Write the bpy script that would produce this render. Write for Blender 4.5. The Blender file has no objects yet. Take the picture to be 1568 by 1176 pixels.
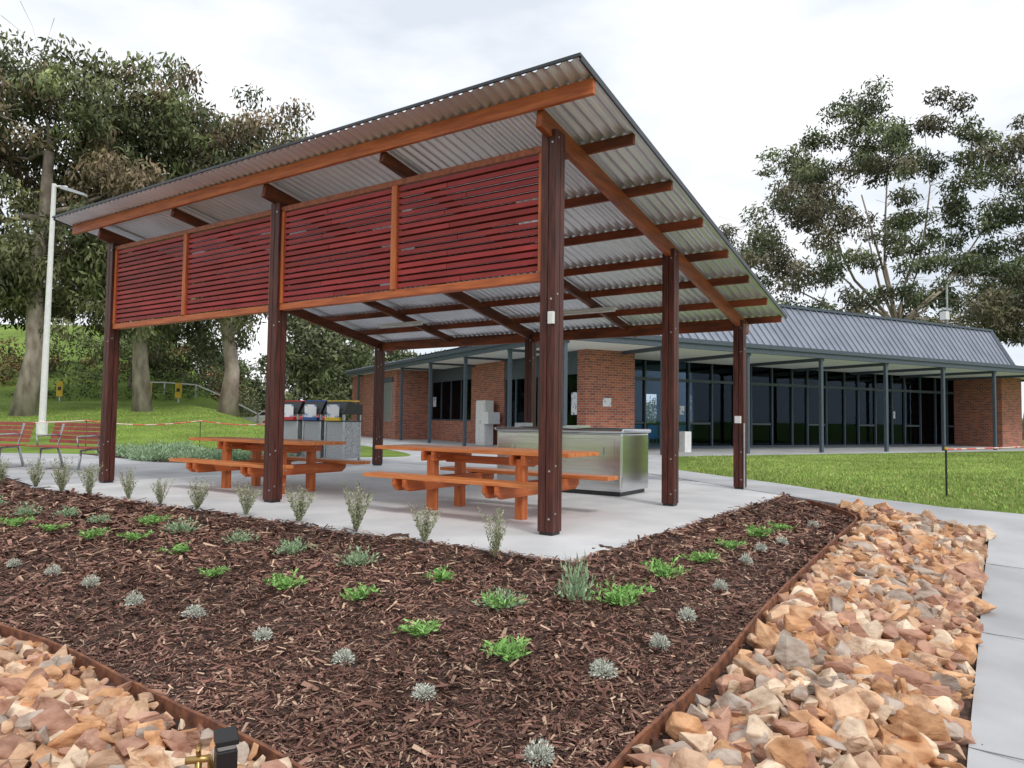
import bpy, bmesh, math, random
import numpy as np
from mathutils import Matrix, Vector
random.seed(7); rng=np.random.default_rng(11)
S=bpy.context.scene
S.view_settings.view_transform='Standard'; S.view_settings.look='None'; S.view_settings.exposure=0
COL=S.collection
def link(o,parent=None):
    COL.objects.link(o)
    if parent: o.parent=parent
    return o
def empty(name,loc=(0,0,0),rz=0):
    e=bpy.data.objects.new(name,None); e.location=loc; e.rotation_euler=(0,0,rz); e.empty_display_size=.3
    return link(e)
# ---------------------------------------------------------------- materials
def newmat(name):
    m=bpy.data.materials.new(name); m.use_nodes=True; nt=m.node_tree
    return m,nt,nt.nodes,nt.links,nt.nodes['Principled BSDF']
def simple_attr(name,rough=.7,spec=.25):
    m,nt,N,L,B=newmat(name); B.inputs['Roughness'].default_value=rough; B.inputs['Specular IOR Level'].default_value=spec
    at=N.new('ShaderNodeAttribute'); at.attribute_name='col'; L.new(at.outputs['Color'],B.inputs['Base Color']); return m
def mat(name,c,c2=None,rough=.6,metal=0,scale=8,stretch=(1,1,1),bump=0,bscale=None,detail=3,attr=False,spec=.5,lo=.35,hi=.65,stain=0,smin=.78):
    m,nt,N,L,B=newmat(name)
    B.inputs['Roughness'].default_value=rough; B.inputs['Metallic'].default_value=metal
    B.inputs['Specular IOR Level'].default_value=spec
    if c2 is None: c2=tuple(x*.75 for x in c)
    tc=N.new('ShaderNodeTexCoord'); mp=N.new('ShaderNodeMapping'); mp.inputs['Scale'].default_value=stretch
    L.new(tc.outputs['Object'],mp.inputs['Vector'])
    no=N.new('ShaderNodeTexNoise'); no.inputs['Scale'].default_value=scale; no.inputs['Detail'].default_value=detail
    L.new(mp.outputs[0],no.inputs['Vector'])
    cr=N.new('ShaderNodeValToRGB'); cr.color_ramp.elements[0].position=lo; cr.color_ramp.elements[1].position=hi
    cr.color_ramp.elements[0].color=(*c2,1); cr.color_ramp.elements[1].color=(*c,1)
    L.new(no.outputs['Fac'],cr.inputs[0]); out=cr.outputs[0]
    def mul(o1,o2):
        mx=N.new('ShaderNodeMix'); mx.data_type='RGBA'; mx.blend_type='MULTIPLY'; mx.inputs[0].default_value=1
        L.new(o1,mx.inputs[6]); L.new(o2,mx.inputs[7]); return mx.outputs[2]
    if attr:
        at=N.new('ShaderNodeAttribute'); at.attribute_name='col'; out=mul(out,at.outputs['Color'])
    if stain:
        n3=N.new('ShaderNodeTexNoise'); n3.inputs['Scale'].default_value=stain; n3.inputs['Detail'].default_value=3; L.new(tc.outputs['Object'],n3.inputs['Vector'])
        c3=N.new('ShaderNodeValToRGB'); c3.color_ramp.elements[0].position=.35; c3.color_ramp.elements[1].position=.6; c3.color_ramp.elements[0].color=(smin,smin,smin,1); c3.color_ramp.elements[1].color=(1,1,1,1)
        L.new(n3.outputs['Fac'],c3.inputs[0]); out=mul(out,c3.outputs[0])
    L.new(out,B.inputs['Base Color'])
    if bump:
        b=N.new('ShaderNodeBump'); b.inputs['Strength'].default_value=bump; b.inputs['Distance'].default_value=.02
        if bscale:
            n2=N.new('ShaderNodeTexNoise'); n2.inputs['Scale'].default_value=bscale; n2.inputs['Detail'].default_value=3; L.new(mp.outputs[0],n2.inputs['Vector']); L.new(n2.outputs['Fac'],b.inputs['Height'])
        else: L.new(no.outputs['Fac'],b.inputs['Height'])
        L.new(b.outputs[0],B.inputs['Normal'])
    return m
M={}
M['post']=mat('dark_stained_timber',(.115,.032,.023),(.045,.015,.012),rough=.45,spec=.3,scale=6,stretch=(6,6,.5),bump=.15)
M['orY']=mat('oiled_timber_y',(.54,.15,.045),(.36,.085,.026),rough=.45,scale=5,stretch=(5,.5,5),bump=.12,spec=.3)
M['orX']=mat('oiled_timber_x',(.54,.15,.045),(.36,.085,.026),rough=.45,scale=5,stretch=(.5,5,5),bump=.12,spec=.3)
M['orZ']=mat('oiled_timber_z',(.58,.17,.05),(.40,.10,.03),rough=.45,scale=5,stretch=(5,5,.5),bump=.12,spec=.3)
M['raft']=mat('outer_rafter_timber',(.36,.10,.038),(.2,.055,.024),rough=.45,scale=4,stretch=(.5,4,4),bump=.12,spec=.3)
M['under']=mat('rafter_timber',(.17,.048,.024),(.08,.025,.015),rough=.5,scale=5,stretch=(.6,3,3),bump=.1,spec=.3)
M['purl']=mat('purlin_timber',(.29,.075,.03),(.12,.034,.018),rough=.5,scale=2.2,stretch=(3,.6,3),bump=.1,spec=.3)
M['slat']=mat('burgundy_slat_timber',(.34,.042,.042),(.27,.032,.032),rough=.5,scale=6,stretch=(1,.4,1),attr=True,spec=.25)
M['top']=mat('tabletop_timber',(.68,.24,.08),(.5,.15,.04),rough=.4,scale=5,stretch=(6,.6,6),bump=.06,spec=.35)
M['roofunder']=mat('galvanised_underside',(.74,.75,.80),(.62,.63,.68),rough=.34,metal=.55,scale=1.5)
M['rooftop']=mat('charcoal_steel',(.05,.055,.065),(.035,.038,.045),rough=.4,metal=.3,scale=2)
M['conc']=mat('concrete',(.73,.735,.74),(.62,.625,.635),rough=.75,scale=1.6,detail=8,bump=.08,bscale=60,stain=.6,smin=.83)
M['pave']=mat('paving_concrete',(.52,.525,.54),(.42,.425,.44),rough=.8,scale=1.4,detail=8,bump=.08,bscale=60,stain=.55,smin=.8)
M['joint']=mat('joint_filler',(.22,.22,.22),rough=.9)
M['steel']=mat('stainless_steel',(.74,.75,.77),(.64,.65,.67),rough=.17,metal=1,scale=2,stretch=(1,1,14))
M['galv']=mat('galvanised_steel',(.5,.52,.54),rough=.4,metal=.7)
M['soil']=mat('mulch_soil',(.115,.063,.046),(.035,.02,.015),rough=.95,scale=22,detail=5,bump=1,bscale=45)
M['chip']=simple_attr('mulch_chip',.8)
M['rock']=mat('sandstone_rock',(1.1,1.06,1.0),(.6,.48,.40),rough=.9,scale=9,stretch=(1,1,2.2),detail=6,bump=.6,bscale=20,attr=True,lo=.3,hi=.58,spec=.2)
M['rust']=mat('corten_edging',(.30,.12,.06),(.13,.055,.035),rough=.8,scale=14,bump=.2)
M['grass']=mat('lawn_grass',(.235,.335,.07),(.15,.225,.045),rough=.9,scale=.7,detail=9,bump=.8,bscale=30,spec=.1,stain=.13,smin=.7)
M['blade']=simple_attr('grass_blade',.7); M['leaf']=simple_attr('leaf_foliage',.6)
M['bark']=mat('gum_bark',(.44,.38,.32),(.2,.16,.13),rough=.9,scale=3,stretch=(1,1,.4),bump=.4)
M['barkp']=mat('pale_gum_bark',(.50,.42,.35),(.24,.18,.15),rough=.85,scale=2,stretch=(1,1,.5),bump=.3)
M['blue']=mat('slate_blue_steel',(.08,.105,.135),(.065,.085,.11),rough=.5,metal=.1)
M['white']=mat('white_paint',(.78,.78,.77),(.7,.7,.7),rough=.6)
M['soff']=mat('white_soffit',(.88,.88,.86),(.84,.84,.82),rough=.7)
M['broof']=mat('steel_roofing_blue_grey',(.27,.30,.36),(.22,.245,.30),rough=.42,metal=.2,scale=1)
M['dark']=mat('dark_interior',(.045,.05,.058),rough=.8)
M['black']=mat('black_metal',(.015,.015,.017),rough=.4)
M['red']=mat('red_slat',(.42,.10,.07),(.3,.065,.05),rough=.5,scale=5)
M['lidr']=mat('red_lid',(.5,.02,.02),rough=.4); M['lidb']=mat('blue_lid',(.02,.08,.3),rough=.4); M['lidy']=mat('yellow_plastic',(.75,.5,.02),rough=.4)
M['chairblue']=mat('blue_upholstery',(.05,.3,.75),rough=.6)
M['brass']=mat('brass',(.5,.33,.12),rough=.35,metal=.8)
M['tape']=mat('barrier_tape',(.75,.10,.08),(.8,.6,.55),rough=.5,scale=3,lo=.48,hi=.52)
M['poster']=mat('printed_poster',(.75,.76,.78),(.1,.2,.45),rough=.5,scale=7,lo=.36,hi=.46)
def brickmat():
    m,nt,N,L,B=newmat('red_brick'); B.inputs['Roughness'].default_value=.85
    tc=N.new('ShaderNodeTexCoord'); s=N.new('ShaderNodeSeparateXYZ'); L.new(tc.outputs['Object'],s.inputs[0])
    a=N.new('ShaderNodeMath'); L.new(s.outputs[0],a.inputs[0]); L.new(s.outputs[1],a.inputs[1])
    c=N.new('ShaderNodeCombineXYZ'); L.new(a.outputs[0],c.inputs[0]); L.new(s.outputs[2],c.inputs[1])
    b=N.new('ShaderNodeTexBrick'); L.new(c.outputs[0],b.inputs['Vector'])
    b.inputs['Scale'].default_value=1; b.inputs['Brick Width'].default_value=.24; b.inputs['Row Height'].default_value=.086; b.inputs['Mortar Size'].default_value=.008
    b.inputs['Color1'].default_value=(.48,.14,.07,1); b.inputs['Color2'].default_value=(.2,.065,.05,1); b.inputs['Mortar'].default_value=(.36,.32,.28,1)
    b.inputs['Bias'].default_value=-.1
    L.new(b.outputs['Color'],B.inputs['Base Color']); return m
M['brick']=brickmat()
def glassmat():
    m,nt,N,L,B=newmat('window_glass'); g=N.new('ShaderNodeBsdfGlossy'); g.inputs['Roughness'].default_value=.02; g.inputs['Color'].default_value=(.28,.38,.5,1)
    t=N.new('ShaderNodeBsdfTransparent'); t.inputs['Color'].default_value=(.75,.82,.88,1); f=N.new('ShaderNodeFresnel'); f.inputs['IOR'].default_value=1.5
    ms=N.new('ShaderNodeMixShader'); L.new(f.outputs[0],ms.inputs[0]); L.new(t.outputs[0],ms.inputs[1]); L.new(g.outputs[0],ms.inputs[2]); L.new(ms.outputs[0],N['Material Output'].inputs['Surface']); return m
M['glass']=glassmat()
M['mesh']=mat('perforated_panel',(.55,.57,.58),(.22,.23,.24),rough=.5,metal=.2,scale=60,lo=.45,hi=.55)
# ---------------------------------------------------------------- mesh builder
class MB:
    def __init__(s): s.v=[];s.f=[];s.m=[];s.mats=[];s.c=[];s.cur=(1,1,1)
    def mi(s,k):
        if k not in s.mats: s.mats.append(k)
        return s.mats.index(k)
    def add(s,vs,fs,k):
        b=len(s.v); s.v+= [tuple(x) for x in vs]; s.c+=[s.cur]*len(vs); i=s.mi(k)
        for f in fs: s.f.append(tuple(b+j for j in f)); s.m.append(i)
    BF=[(0,3,2,1),(4,5,6,7),(0,1,5,4),(1,2,6,5),(2,3,7,6),(3,0,4,7)]
    def box(s,x0,x1,y0,y1,z0,z1,k):
        s.add([(x0,y0,z0),(x1,y0,z0),(x1,y1,z0),(x0,y1,z0),(x0,y0,z1),(x1,y0,z1),(x1,y1,z1),(x0,y1,z1)],MB.BF,k)
    def beam(s,p,q,w,h,k,up=(0,0,1)):
        p=Vector(p);q=Vector(q);d=(q-p).normalized();u=Vector(up);r=d.cross(u).normalized();u=r.cross(d)
        vs=[]
        for a in (p,q):
            for i,j in ((-1,-1),(1,-1),(1,1),(-1,1)): vs.append(a+r*(i*w/2)+u*(j*h/2))
        s.add(vs,MB.BF,k)
    def tube(s,pts,rad,k,n=8,cap=True):
        pts=[Vector(p) for p in pts]; rings=[]
        for i,p in enumerate(pts):
            d=(pts[min(i+1,len(pts)-1)]-pts[max(i-1,0)]).normalized()
            a=d.cross(Vector((0,0,1)) if abs(d.z)<.95 else Vector((1,0,0))).normalized(); b=d.cross(a)
            r=rad[i] if hasattr(rad,'__len__') else rad
            rings.append([p+(a*math.cos(t)+b*math.sin(t))*r for t in [2*math.pi*j/n for j in range(n)]])
        vs=[x for R in rings for x in R]; fs=[]
        for i in range(len(pts)-1):
            for j in range(n): fs.append((i*n+j,i*n+(j+1)%n,(i+1)*n+(j+1)%n,(i+1)*n+j))
        if cap: fs.append(tuple(range(n-1,-1,-1))); fs.append(tuple((len(pts)-1)*n+j for j in range(n)))
        s.add(vs,fs,k)
    def obj(s,name,parent=None,bevel=0,smooth=False,loc=None,rz=None):
        me=bpy.data.meshes.new(name); me.from_pydata(s.v,[],s.f)
        for k in s.mats: me.materials.append(M[k])
        me.polygons.foreach_set('material_index',s.m)
        a=me.color_attributes.new('col','FLOAT_COLOR','POINT')
        a.data.foreach_set('color',np.c_[np.array(s.c,float),np.ones(len(s.c))].ravel())
        if smooth: me.polygons.foreach_set('use_smooth',[True]*len(s.f))
        bm=bmesh.new(); bm.from_mesh(me); bmesh.ops.recalc_face_normals(bm,faces=bm.faces); bm.to_mesh(me); bm.free()
        o=bpy.data.objects.new(name,me)
        if loc is not None:o.location=loc
        if rz is not None:o.rotation_euler=(0,0,rz)
        if bevel:
            b=o.modifiers.new('bevel','BEVEL'); b.width=bevel; b.segments=2; b.limit_method='ANGLE'
        return link(o,parent)
def arr_mesh(name,V,k,col,mt,parent=None):
    N=len(V); me=bpy.data.meshes.new(name)
    me.vertices.add(N*k); me.vertices.foreach_set('co',V.reshape(-1).astype(np.float32))
    me.loops.add(N*k); me.loops.foreach_set('vertex_index',np.arange(N*k,dtype=np.int32))
    me.polygons.add(N); me.polygons.foreach_set('loop_start',np.arange(0,N*k,k,dtype=np.int32)); me.polygons.foreach_set('loop_total',np.full(N,k,dtype=np.int32))
    me.materials.append(M[mt]); me.update(calc_edges=True)
    a=me.color_attributes.new('col','FLOAT_COLOR','POINT')
    c=np.repeat(np.c_[col,np.ones(N)],k,axis=0); a.data.foreach_set('color',c.ravel().astype(np.float32))
    o=bpy.data.objects.new(name,me); return link(o,parent)
def unit(a): return a/np.maximum(np.linalg.norm(a,axis=1,keepdims=True),1e-9)
def leaves(C,A,l,w):
    n=len(C); A=unit(A); R=unit(rng.normal(size=(n,3))); B=unit(np.cross(A,R)); l=l[:,None]; w=w[:,None]
    return np.stack([C,C+A*l*.45+B*w/2,C+A*l,C+A*l*.45-B*w/2],1)
# ---------------------------------------------------------------- terrain
TH=.9740; AX,AY=.3839,7.1333; U0,V0=-.84,-1.05
sT,cT=math.sin(TH),math.cos(TH)
def W(u,v): return (AX-sT*u+cT*v, AY+cT*u+sT*v)
def sm(t): t=np.clip(t,0,1); return t*t*(3-2*t)
def zg(x,y):
    x=np.asarray(x,float);y=np.asarray(y,float); dx=x-AX;dy=y-AY
    u=-sT*dx+cT*dy; v=cT*dx+sT*dy
    d=np.hypot(np.maximum(U0-u,0),np.maximum(V0-v,0))
    return -0.07*sm(d/.3)*sm((11.5-y)/3)-.42*sm(d/3.5)*sm((10.5-y)/4.5)
def hill(x,y):
    s=(x-1.637)*.8847+(y-22)*.4662
    f=sm((-s-3)/6)
    z=.085*np.clip(y-20,0,22)+.25*np.clip(y-42,0,36)+.02*np.clip(y-78,0,200)
    return z*f
def G(x,y): return float(zg(x,y)+hill(x,y))
def inpoly(x,y,P):
    x=np.asarray(x);y=np.asarray(y);ins=np.zeros(x.shape,bool); n=len(P)
    for i in range(n):
        x1,y1=P[i];x2,y2=P[(i+1)%n]
        c=((y1>y)!=(y2>y)); 
        with np.errstate(divide='ignore',invalid='ignore'):
            t=(x2-x1)*(y-y1)/((y2-y1) if y2!=y1 else 1e-9)+x1
        ins^=(c&(x<t))
    return ins
def dpoly(q,P):
    d=np.full(len(q),1e9)
    for a,b in zip(P[:-1],P[1:]):
        a=np.array(a);b=np.array(b);ab=b-a; t=np.clip(((q-a)@ab)/(ab@ab),0,1); d=np.minimum(d,np.linalg.norm(q-a-t[:,None]*ab,axis=1))
    return d
ER=[(4.35,9.25),(4.26,8.95),(3.75,8.2),(2.85,6.85),(2.16,5.75),(1.70,4.98),(1.40,4.47),(1.07,3.97),(.78,3.62),(.55,3.34),(.2,2.8),(-.05,2.4)]
EL=[(-16,9.3),(-9,7.4),(-6.2,6.35),(-4.6,5.72),(-3.61,5.22),(-2.85,4.74),(-2.13,4.17),(-1.58,3.75),(-1.14,3.43),(-.7,3.05),(-.3,2.65),(-.05,2.4)]
SC=W(U0,V0)
inner=[W(-.7,6.9),W(-.7,-.9),W(8.3,-.9)]
bedall=[(4.3,11.3),(4.94,9.75),(5.8,8.75),(4.5,6.85),(3.3,5.02),(2.2,3.42),(1.1,1.7),(.1,.1),(-.9,-1.5),(-14,-1.5),(-20,6),(-24,23),(-14,17.1),(-9.7,13.75),(-7.2,11.15)]+[inner[2],inner[1],inner[0]]
mulchP=[(4.2,10.6),(4.35,9.25)]+ER[1:]+EL[::-1][1:]+[(-18,19),(-14,16.9),(-9.7,13.55),(-7.4,11.0)]+[W(7,V0-.02),SC,W(U0-.02,5.7)]
rockP=[(4.5,9.95),(4.94,9.6),(5.62,8.7),(4.36,6.85),(3.14,5.02),(2.06,3.42),(.95,1.7),(.5,1.0),(-.05,2.3)]+ER[::-1][1:]
rockL=EL+[(-.3,1.9),(-3,1.9),(-16,4)]
def axis_vals(near,step,far):
    a=list(np.arange(-near,near+1e-6,step)); x=near; d=step
    while x<far: d*=1.25; x+=d; a.append(x); a.insert(0,-x)
    return np.array(a)
gx=axis_vals(16,.4,3000); gy=axis_vals(30,.4,3000)+12
X,Y=np.meshgrid(gx,gy); Z=zg(X,Y)+hill(X,Y)-.02
Z=Z-np.where(inpoly(X,Y,bedall),.12,0)
Z+=np.where(Y>90,3*np.sin(X*.01),0)
nx,ny=len(gx),len(gy)
V=np.stack([X,Y,Z],-1).reshape(-1,3)
idx=np.arange(nx*ny).reshape(ny,nx)
F=np.stack([idx[:-1,:-1],idx[:-1,1:],idx[1:,1:],idx[1:,:-1]],-1).reshape(-1,4)
def grid_obj(name,V,F,mt,smooth=True):
    me=bpy.data.meshes.new(name); me.from_pydata(V.tolist(),[],F.tolist()); me.materials.append(M[mt])
    me.polygons.foreach_set('use_smooth',[smooth]*len(F)); o=bpy.data.objects.new(name,me); return link(o)
grid_obj('ground',V,F,'grass')
xs=np.arange(-20,6,.08); ys=np.arange(-1.5,20,.08); X,Y=np.meshgrid(xs,ys)
bump=rng.normal(size=X.shape)*.007+.016*np.sin(X*5.3+np.sin(Y*3.1))*np.sin(Y*4.7)
Z=zg(X,Y)-.012+bump
cx=(X[:-1,:-1]+.04);cy=(Y[:-1,:-1]+.04); msk=inpoly(cx,cy,bedall)
idx=np.arange(X.size).reshape(X.shape)
F=np.stack([idx[:-1,:-1],idx[:-1,1:],idx[1:,1:],idx[1:,:-1]],-1)[msk]
V=np.stack([X,Y,Z],-1).reshape(-1,3)
used=np.unique(F); rm=-np.ones(len(V),int); rm[used]=np.arange(len(used)); 
grid_obj('mulch_bed_soil',V[used],rm[F],'soil')
def strip(name,A,B,n,m,off,mt,thick=.1):
    A=np.array(A,float);B=np.array(B,float); t=np.linspace(0,len(A)-1,n)
    def ip(P): return np.stack([np.interp(t,np.arange(len(P)),P[:,k]) for k in (0,1)],1)
    a,b=ip(A),ip(B); vs=[];fs=[]
    for i in range(n):
        for j in range(m+1):
            p=a[i]+(b[i]-a[i])*j/m; vs.append((p[0],p[1],G(p[0],p[1])+off))
    for i in range(n-1):
        for j in range(m): fs.append((i*(m+1)+j,i*(m+1)+j+1,(i+1)*(m+1)+j+1,(i+1)*(m+1)+j))
    for side in (0,m):
        st=len(vs)
        for i in range(n):
            x,y,z=vs[i*(m+1)+side]; vs.append((x,y,z-thick))
        for i in range(n-1): fs.append((i*(m+1)+side,(i+1)*(m+1)+side,st+i+1,st+i))
    o=MB(); o.add(vs,fs,mt); return o.obj(name)
strip('footpath',[(3.83,16.6),(4.94,13.19),(5.41,11.0),(6.03,10.15),(6.9,9.76),(9,9.9),(16,10.8)],[(2.9,15.5),(4.15,11.3),(4.94,9.71),(5.72,8.72),(6.5,8.3),(9,8.4),(16,9.2)],60,6,.008,'pave')
strip('footpath',[(5.72,8.72),(4.42,6.85),(3.2,5.02),(2.12,3.42),(1.0,1.7),(0,.1),(-1,-1.5)],[(7.3,8.5),(5.95,5.95),(4.75,4.1),(3.65,2.5),(2.5,.8),(1.4,-.9),(.5,-2.4)],60,6,.013,'pave')
jt=MB()
a=np.array([(5.72,8.72),(4.42,6.85),(3.2,5.02),(2.12,3.42),(1.0,1.7)]); b=np.array([(7.3,8.5),(5.95,5.95),(4.75,4.1),(3.65,2.5),(2.5,.8)])
for s in (.6,1.75,2.9):
    pa=[np.interp(s,range(5),a[:,i]) for i in (0,1)]; pb=[np.interp(s,range(5),b[:,i]) for i in (0,1)]
    jt.beam((pa[0],pa[1],G(*pa)+.0125),(pb[0],pb[1],G(*pb)+.0125),.006,.004,'joint')
jt.obj('path_joint')
def flat(name,P,z,mt):
    o=MB(); o.add([(x,y,z) for x,y in P],[tuple(range(len(P)))],mt); ob=o.obj(name)
    bm=bmesh.new(); bm.from_mesh(ob.data); bmesh.ops.triangulate(bm,faces=bm.faces); bm.to_mesh(ob.data); bm.free(); return ob
flat('paving',[(3.83,16.5),(5.2,23.6),(1.5,21.9),(-9.6,43.3),(-11,42),(-7.2,24),(-6.4,19.6),(-5.4,18.9),(-5.4,16.9),(-8.3,17.1),(-12,20.2),(-20,27),(-22,25),(-14,17),(-9.7,13.6),(-7.2,11.08),W(7,0),W(0,0),W(-.8,5.5),(4.2,11.4),(4.9,13.2)],-.004,'pave')
stripP=[(-5.4,16.9),(-8.3,17.1),(-12,20.2),(-11.5,22.5),(-8,19.9),(-5.4,19)]
flat('garden_strip_soil',stripP,.004,'soil')
sh=empty('picnic_shelter',(AX,AY,0),TH)   # local x=v  y=u
b=MB(); bb,dd=4.2147,3.0878
ce=empty('concrete_slab',(AX,AY,0),TH)
sy=[U0,2.12,5.1,8.6]; sx=[V0,2.9,7.0]
for i in range(3):
    for j in range(2):
        b.box(sx[j]+(.004 if j else 0),sx[j+1]-(.004 if j==0 else 0),sy[i]+.004*(i>0),sy[i+1]-.004*(i<2),-.3,0,'conc')
b.obj('slab_panels',ce,bevel=.006)
# ---------------------------------------------------------------- shelter
SL=.1918; OF,ORR,OL,OB,Z1=.60,.62,.82,.56,4.335
def rz_(v): return Z1-SL*(v+OF)
posts=[(0,0,3.99),(0,bb,3.93),(0,2*bb,3.93),(dd,0,rz_(dd)-.2),(2*dd,0,rz_(2*dd)-.2),(2*dd,bb,rz_(2*dd)-.2),(2*dd,2*bb,rz_(2*dd)-.2)]
for v,u,zt in posts:
    b=MB()
    for sx_ in (-1,1):
        for sy_ in (-1,1):
            b.box(v+sx_*.045-.042,v+sx_*.045+.042,u+sy_*.045-.042,u+sy_*.045+.042,.03,zt,'post')
    b.box(v-.03,v+.03,u-.03,u+.03,.0,zt-.02,'black')
    b.box(v-.075,v+.075,u-.075,u+.075,.0,.035,'black')
    b.obj('post',sh,bevel=.007)
    b=MB()
    for z in (.16,.62,2.3,zt-.13):
        b.tube([(v-.093,u-.045,z),(v-.086,u-.045,z)],.011,'galv'); b.tube([(v-.045,u-.093,z+.05),(v-.045,u-.086,z+.05)],.011,'galv')
    b.obj('post_bolts',sh)
b=MB()
for u in (0,bb/2,bb,1.5*bb,2*bb):
    d=.19 if u in(0,bb,2*bb) else .13
    v0,v1=-.27,2*dd+.42; ct=-.125-d/2
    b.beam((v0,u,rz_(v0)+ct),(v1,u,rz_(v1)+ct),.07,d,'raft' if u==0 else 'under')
b.obj('rafters',sh,bevel=.004)
b=MB(); mid=[.65,1.68,2.70,3.72,4.70,5.70]
b.beam((-.31,-ORR+.0,rz_(-.31)-.09),(-.31,2*bb+OL-.05,rz_(-.31)-.09),.05,.15,'orY')
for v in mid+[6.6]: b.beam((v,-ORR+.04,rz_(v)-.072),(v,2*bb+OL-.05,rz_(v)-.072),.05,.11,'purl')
b.obj('purlins',sh,bevel=.004)
b=MB(); b.box(2*dd-.03,2*dd+.03,.05,2*bb-.05,rz_(2*dd)-.36,rz_(2*dd)-.2,'purl'); b.obj('back_beam',sh,bevel=.004)
def corr(name,off,mt,pitch=.125,amp=.019):
    y0,y1=-ORR,2*bb+OL; n=int((y1-y0)/pitch*10); ys=np.linspace(y0,y1,n+1); vs=[];fs=[]
    vv=np.linspace(-OF,2*dd+OB,3)
    for v in vv:
        for y in ys: vs.append((v,y,rz_(v)+off+amp*math.sin(2*math.pi*y/pitch)))
    m=n+1
    for i in range(len(vv)-1):
        for j in range(n): fs.append((i*m+j,i*m+j+1,(i+1)*m+j+1,(i+1)*m+j))
    o=MB(); o.add(vs,fs,mt); return o.obj(name,sh,smooth=True)
corr('roof_sheet_top',.006,'rooftop'); corr('roof_sheet_underside',-.002,'roofunder')
b=MB()
b.beam((-OF,-ORR-.012,rz_(-OF)+.0),(2*dd+OB,-ORR-.012,rz_(2*dd+OB)+.0),.02,.06,'rooftop')
b.beam((-OF,2*bb+OL+.012,rz_(-OF)),(2*dd+OB,2*bb+OL+.012,rz_(2*dd+OB)),.02,.06,'rooftop')
b.beam((-OF-.012,-ORR-.022,rz_(-OF)+.018),(-OF-.012,2*bb+OL+.022,rz_(-OF)+.018),.02,.03,'rooftop')
b.obj('roof_flashing',sh)
# screens
b=MB(); f=MB(); zb,zt=2.50,3.87
for u0,u1 in ((.09,bb-.09),(bb+.09,2*bb-.09)):
    f.box(-.045,.045,u0,u1,zb,zb+.085,'orY'); f.box(-.045,.045,u0,u1,zt-.07,zt,'raft')
    f.box(-.05,-.005,u0,u0+.05,zb+.087,zt-.072,'orZ'); f.box(-.05,-.005,u1-.05,u1,zb+.087,zt-.072,'orZ')
    um=(u0+u1)/2; f.box(-.06,.04,um-.04,um+.04,zb+.087,zt-.072,'orZ')
    rows=16; z0=zb+.092; step=(zt-.075-z0)/rows
    for h0,h1 in ((u0+.05,um-.04),(um+.04,u1-.05)):
        for r in range(rows):
            z=z0+step*(r+.5)
            if r%2==0:
                c=h0+(h1-h0)*(.45+.2*random.random()); segs=[(h0,c-.004),(c+.004,h1)]
            else: segs=[(h0,h1)]
            for (p,q) in segs:
                t=random.uniform(.82,1.2); b.cur=(t,t*random.uniform(.92,1.06),t*random.uniform(.92,1.06))
                b.beam((-.024,p,z),(-.024,q,z),.018,step*.66,'slat')
            if r<rows-1:
                t=random.uniform(.35,.5); b.cur=(t,t,t)  # rear slats tinted dark: shade behind the gaps put into their colour
                p=h0 if r%3 else h0+(h1-h0)*random.uniform(0,.2); q=h1 if (r+1)%3 else h1-(h1-h0)*random.uniform(0,.2)
                b.beam((.022,p,z+step*.5),(.022,q,z+step*.5),.019,step*.5,'slat')
b.obj('screen_slats',sh); f.obj('screen_frame',sh,bevel=.004)
b=MB()
for (u,v) in ((2.27,4.86),(6.45,4.75)):
    zz=rz_(v)-.26; b.box(v-.06,v+.06,u-.6,u+.6,zz-.04,zz,'white'); b.tube([(v,u-.58,zz-.06),(v,u+.58,zz-.06)],.022,'white')
b.box(-.13,-.088,-.09,-.03,2.05,2.17,'white'); b.box(2*dd-.14,2*dd-.088,-.05,.05,1.1,1.22,'white')
b.tube([(2*dd-.1,-.1,0),(2*dd-.1,-.1,1.1)],.014,'galv')
b.obj('lights_and_outlets',sh,bevel=.004)
# ---------------------------------------------------------------- picnic tables
def table(u_off):
    e=empty('picnic_table',(*W(u_off,.98),0),TH)
    b=MB()
    for i in range(5): b.box(-.36+i*.146,-.36+i*.146+.138,.15,3.0,.715,.76,'top')
    for sgn in (-1,1):
        for i in range(2):
            x=sgn*.72-.14+i*.144; b.box(x,x+.136,.15,2.7,.41,.455,'top')
    b.obj('top_and_seats',e,bevel=.006)
    b=MB()
    for u in (.8,2.1):
        for x in (-.27,.27): b.box(x-.05,x+.05,u-.055,u+.055,0,.67,'orZ')
        b.box(-.38,.38,u+.057,u+.1,.6,.713,'orX'); b.box(-.38,.38,u-.1,u-.057,.6,.713,'orX')
        for s in (-1,1):
            yy=u+s*.08
            b.add([(-.88,yy-.022,.33),(-.8,yy-.022,.27),(.8,yy-.022,.27),(.88,yy-.022,.33),(.88,yy-.022,.408),(-.88,yy-.022,.408),
                   (-.88,yy+.022,.33),(-.8,yy+.022,.27),(.8,yy+.022,.27),(.88,yy+.022,.33),(.88,yy+.022,.408),(-.88,yy+.022,.408)],
                  [(0,1,2,3,4,5),(11,10,9,8,7,6)]+[(i,(i+1)%6,6+(i+1)%6,6+i) for i in range(6)],'orX')
        for x in (-.27,.27):
            for z in (.34,.66): b.tube([(x,u-.108,z),(x,u-.1,z)],.012,'galv')
    b.beam((0,.8,.62),(0,2.1,.62),.05,.09,'orY')
    b.obj('legs_and_bearers',e,bevel=.005)
table(0); table(4.15)
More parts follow.
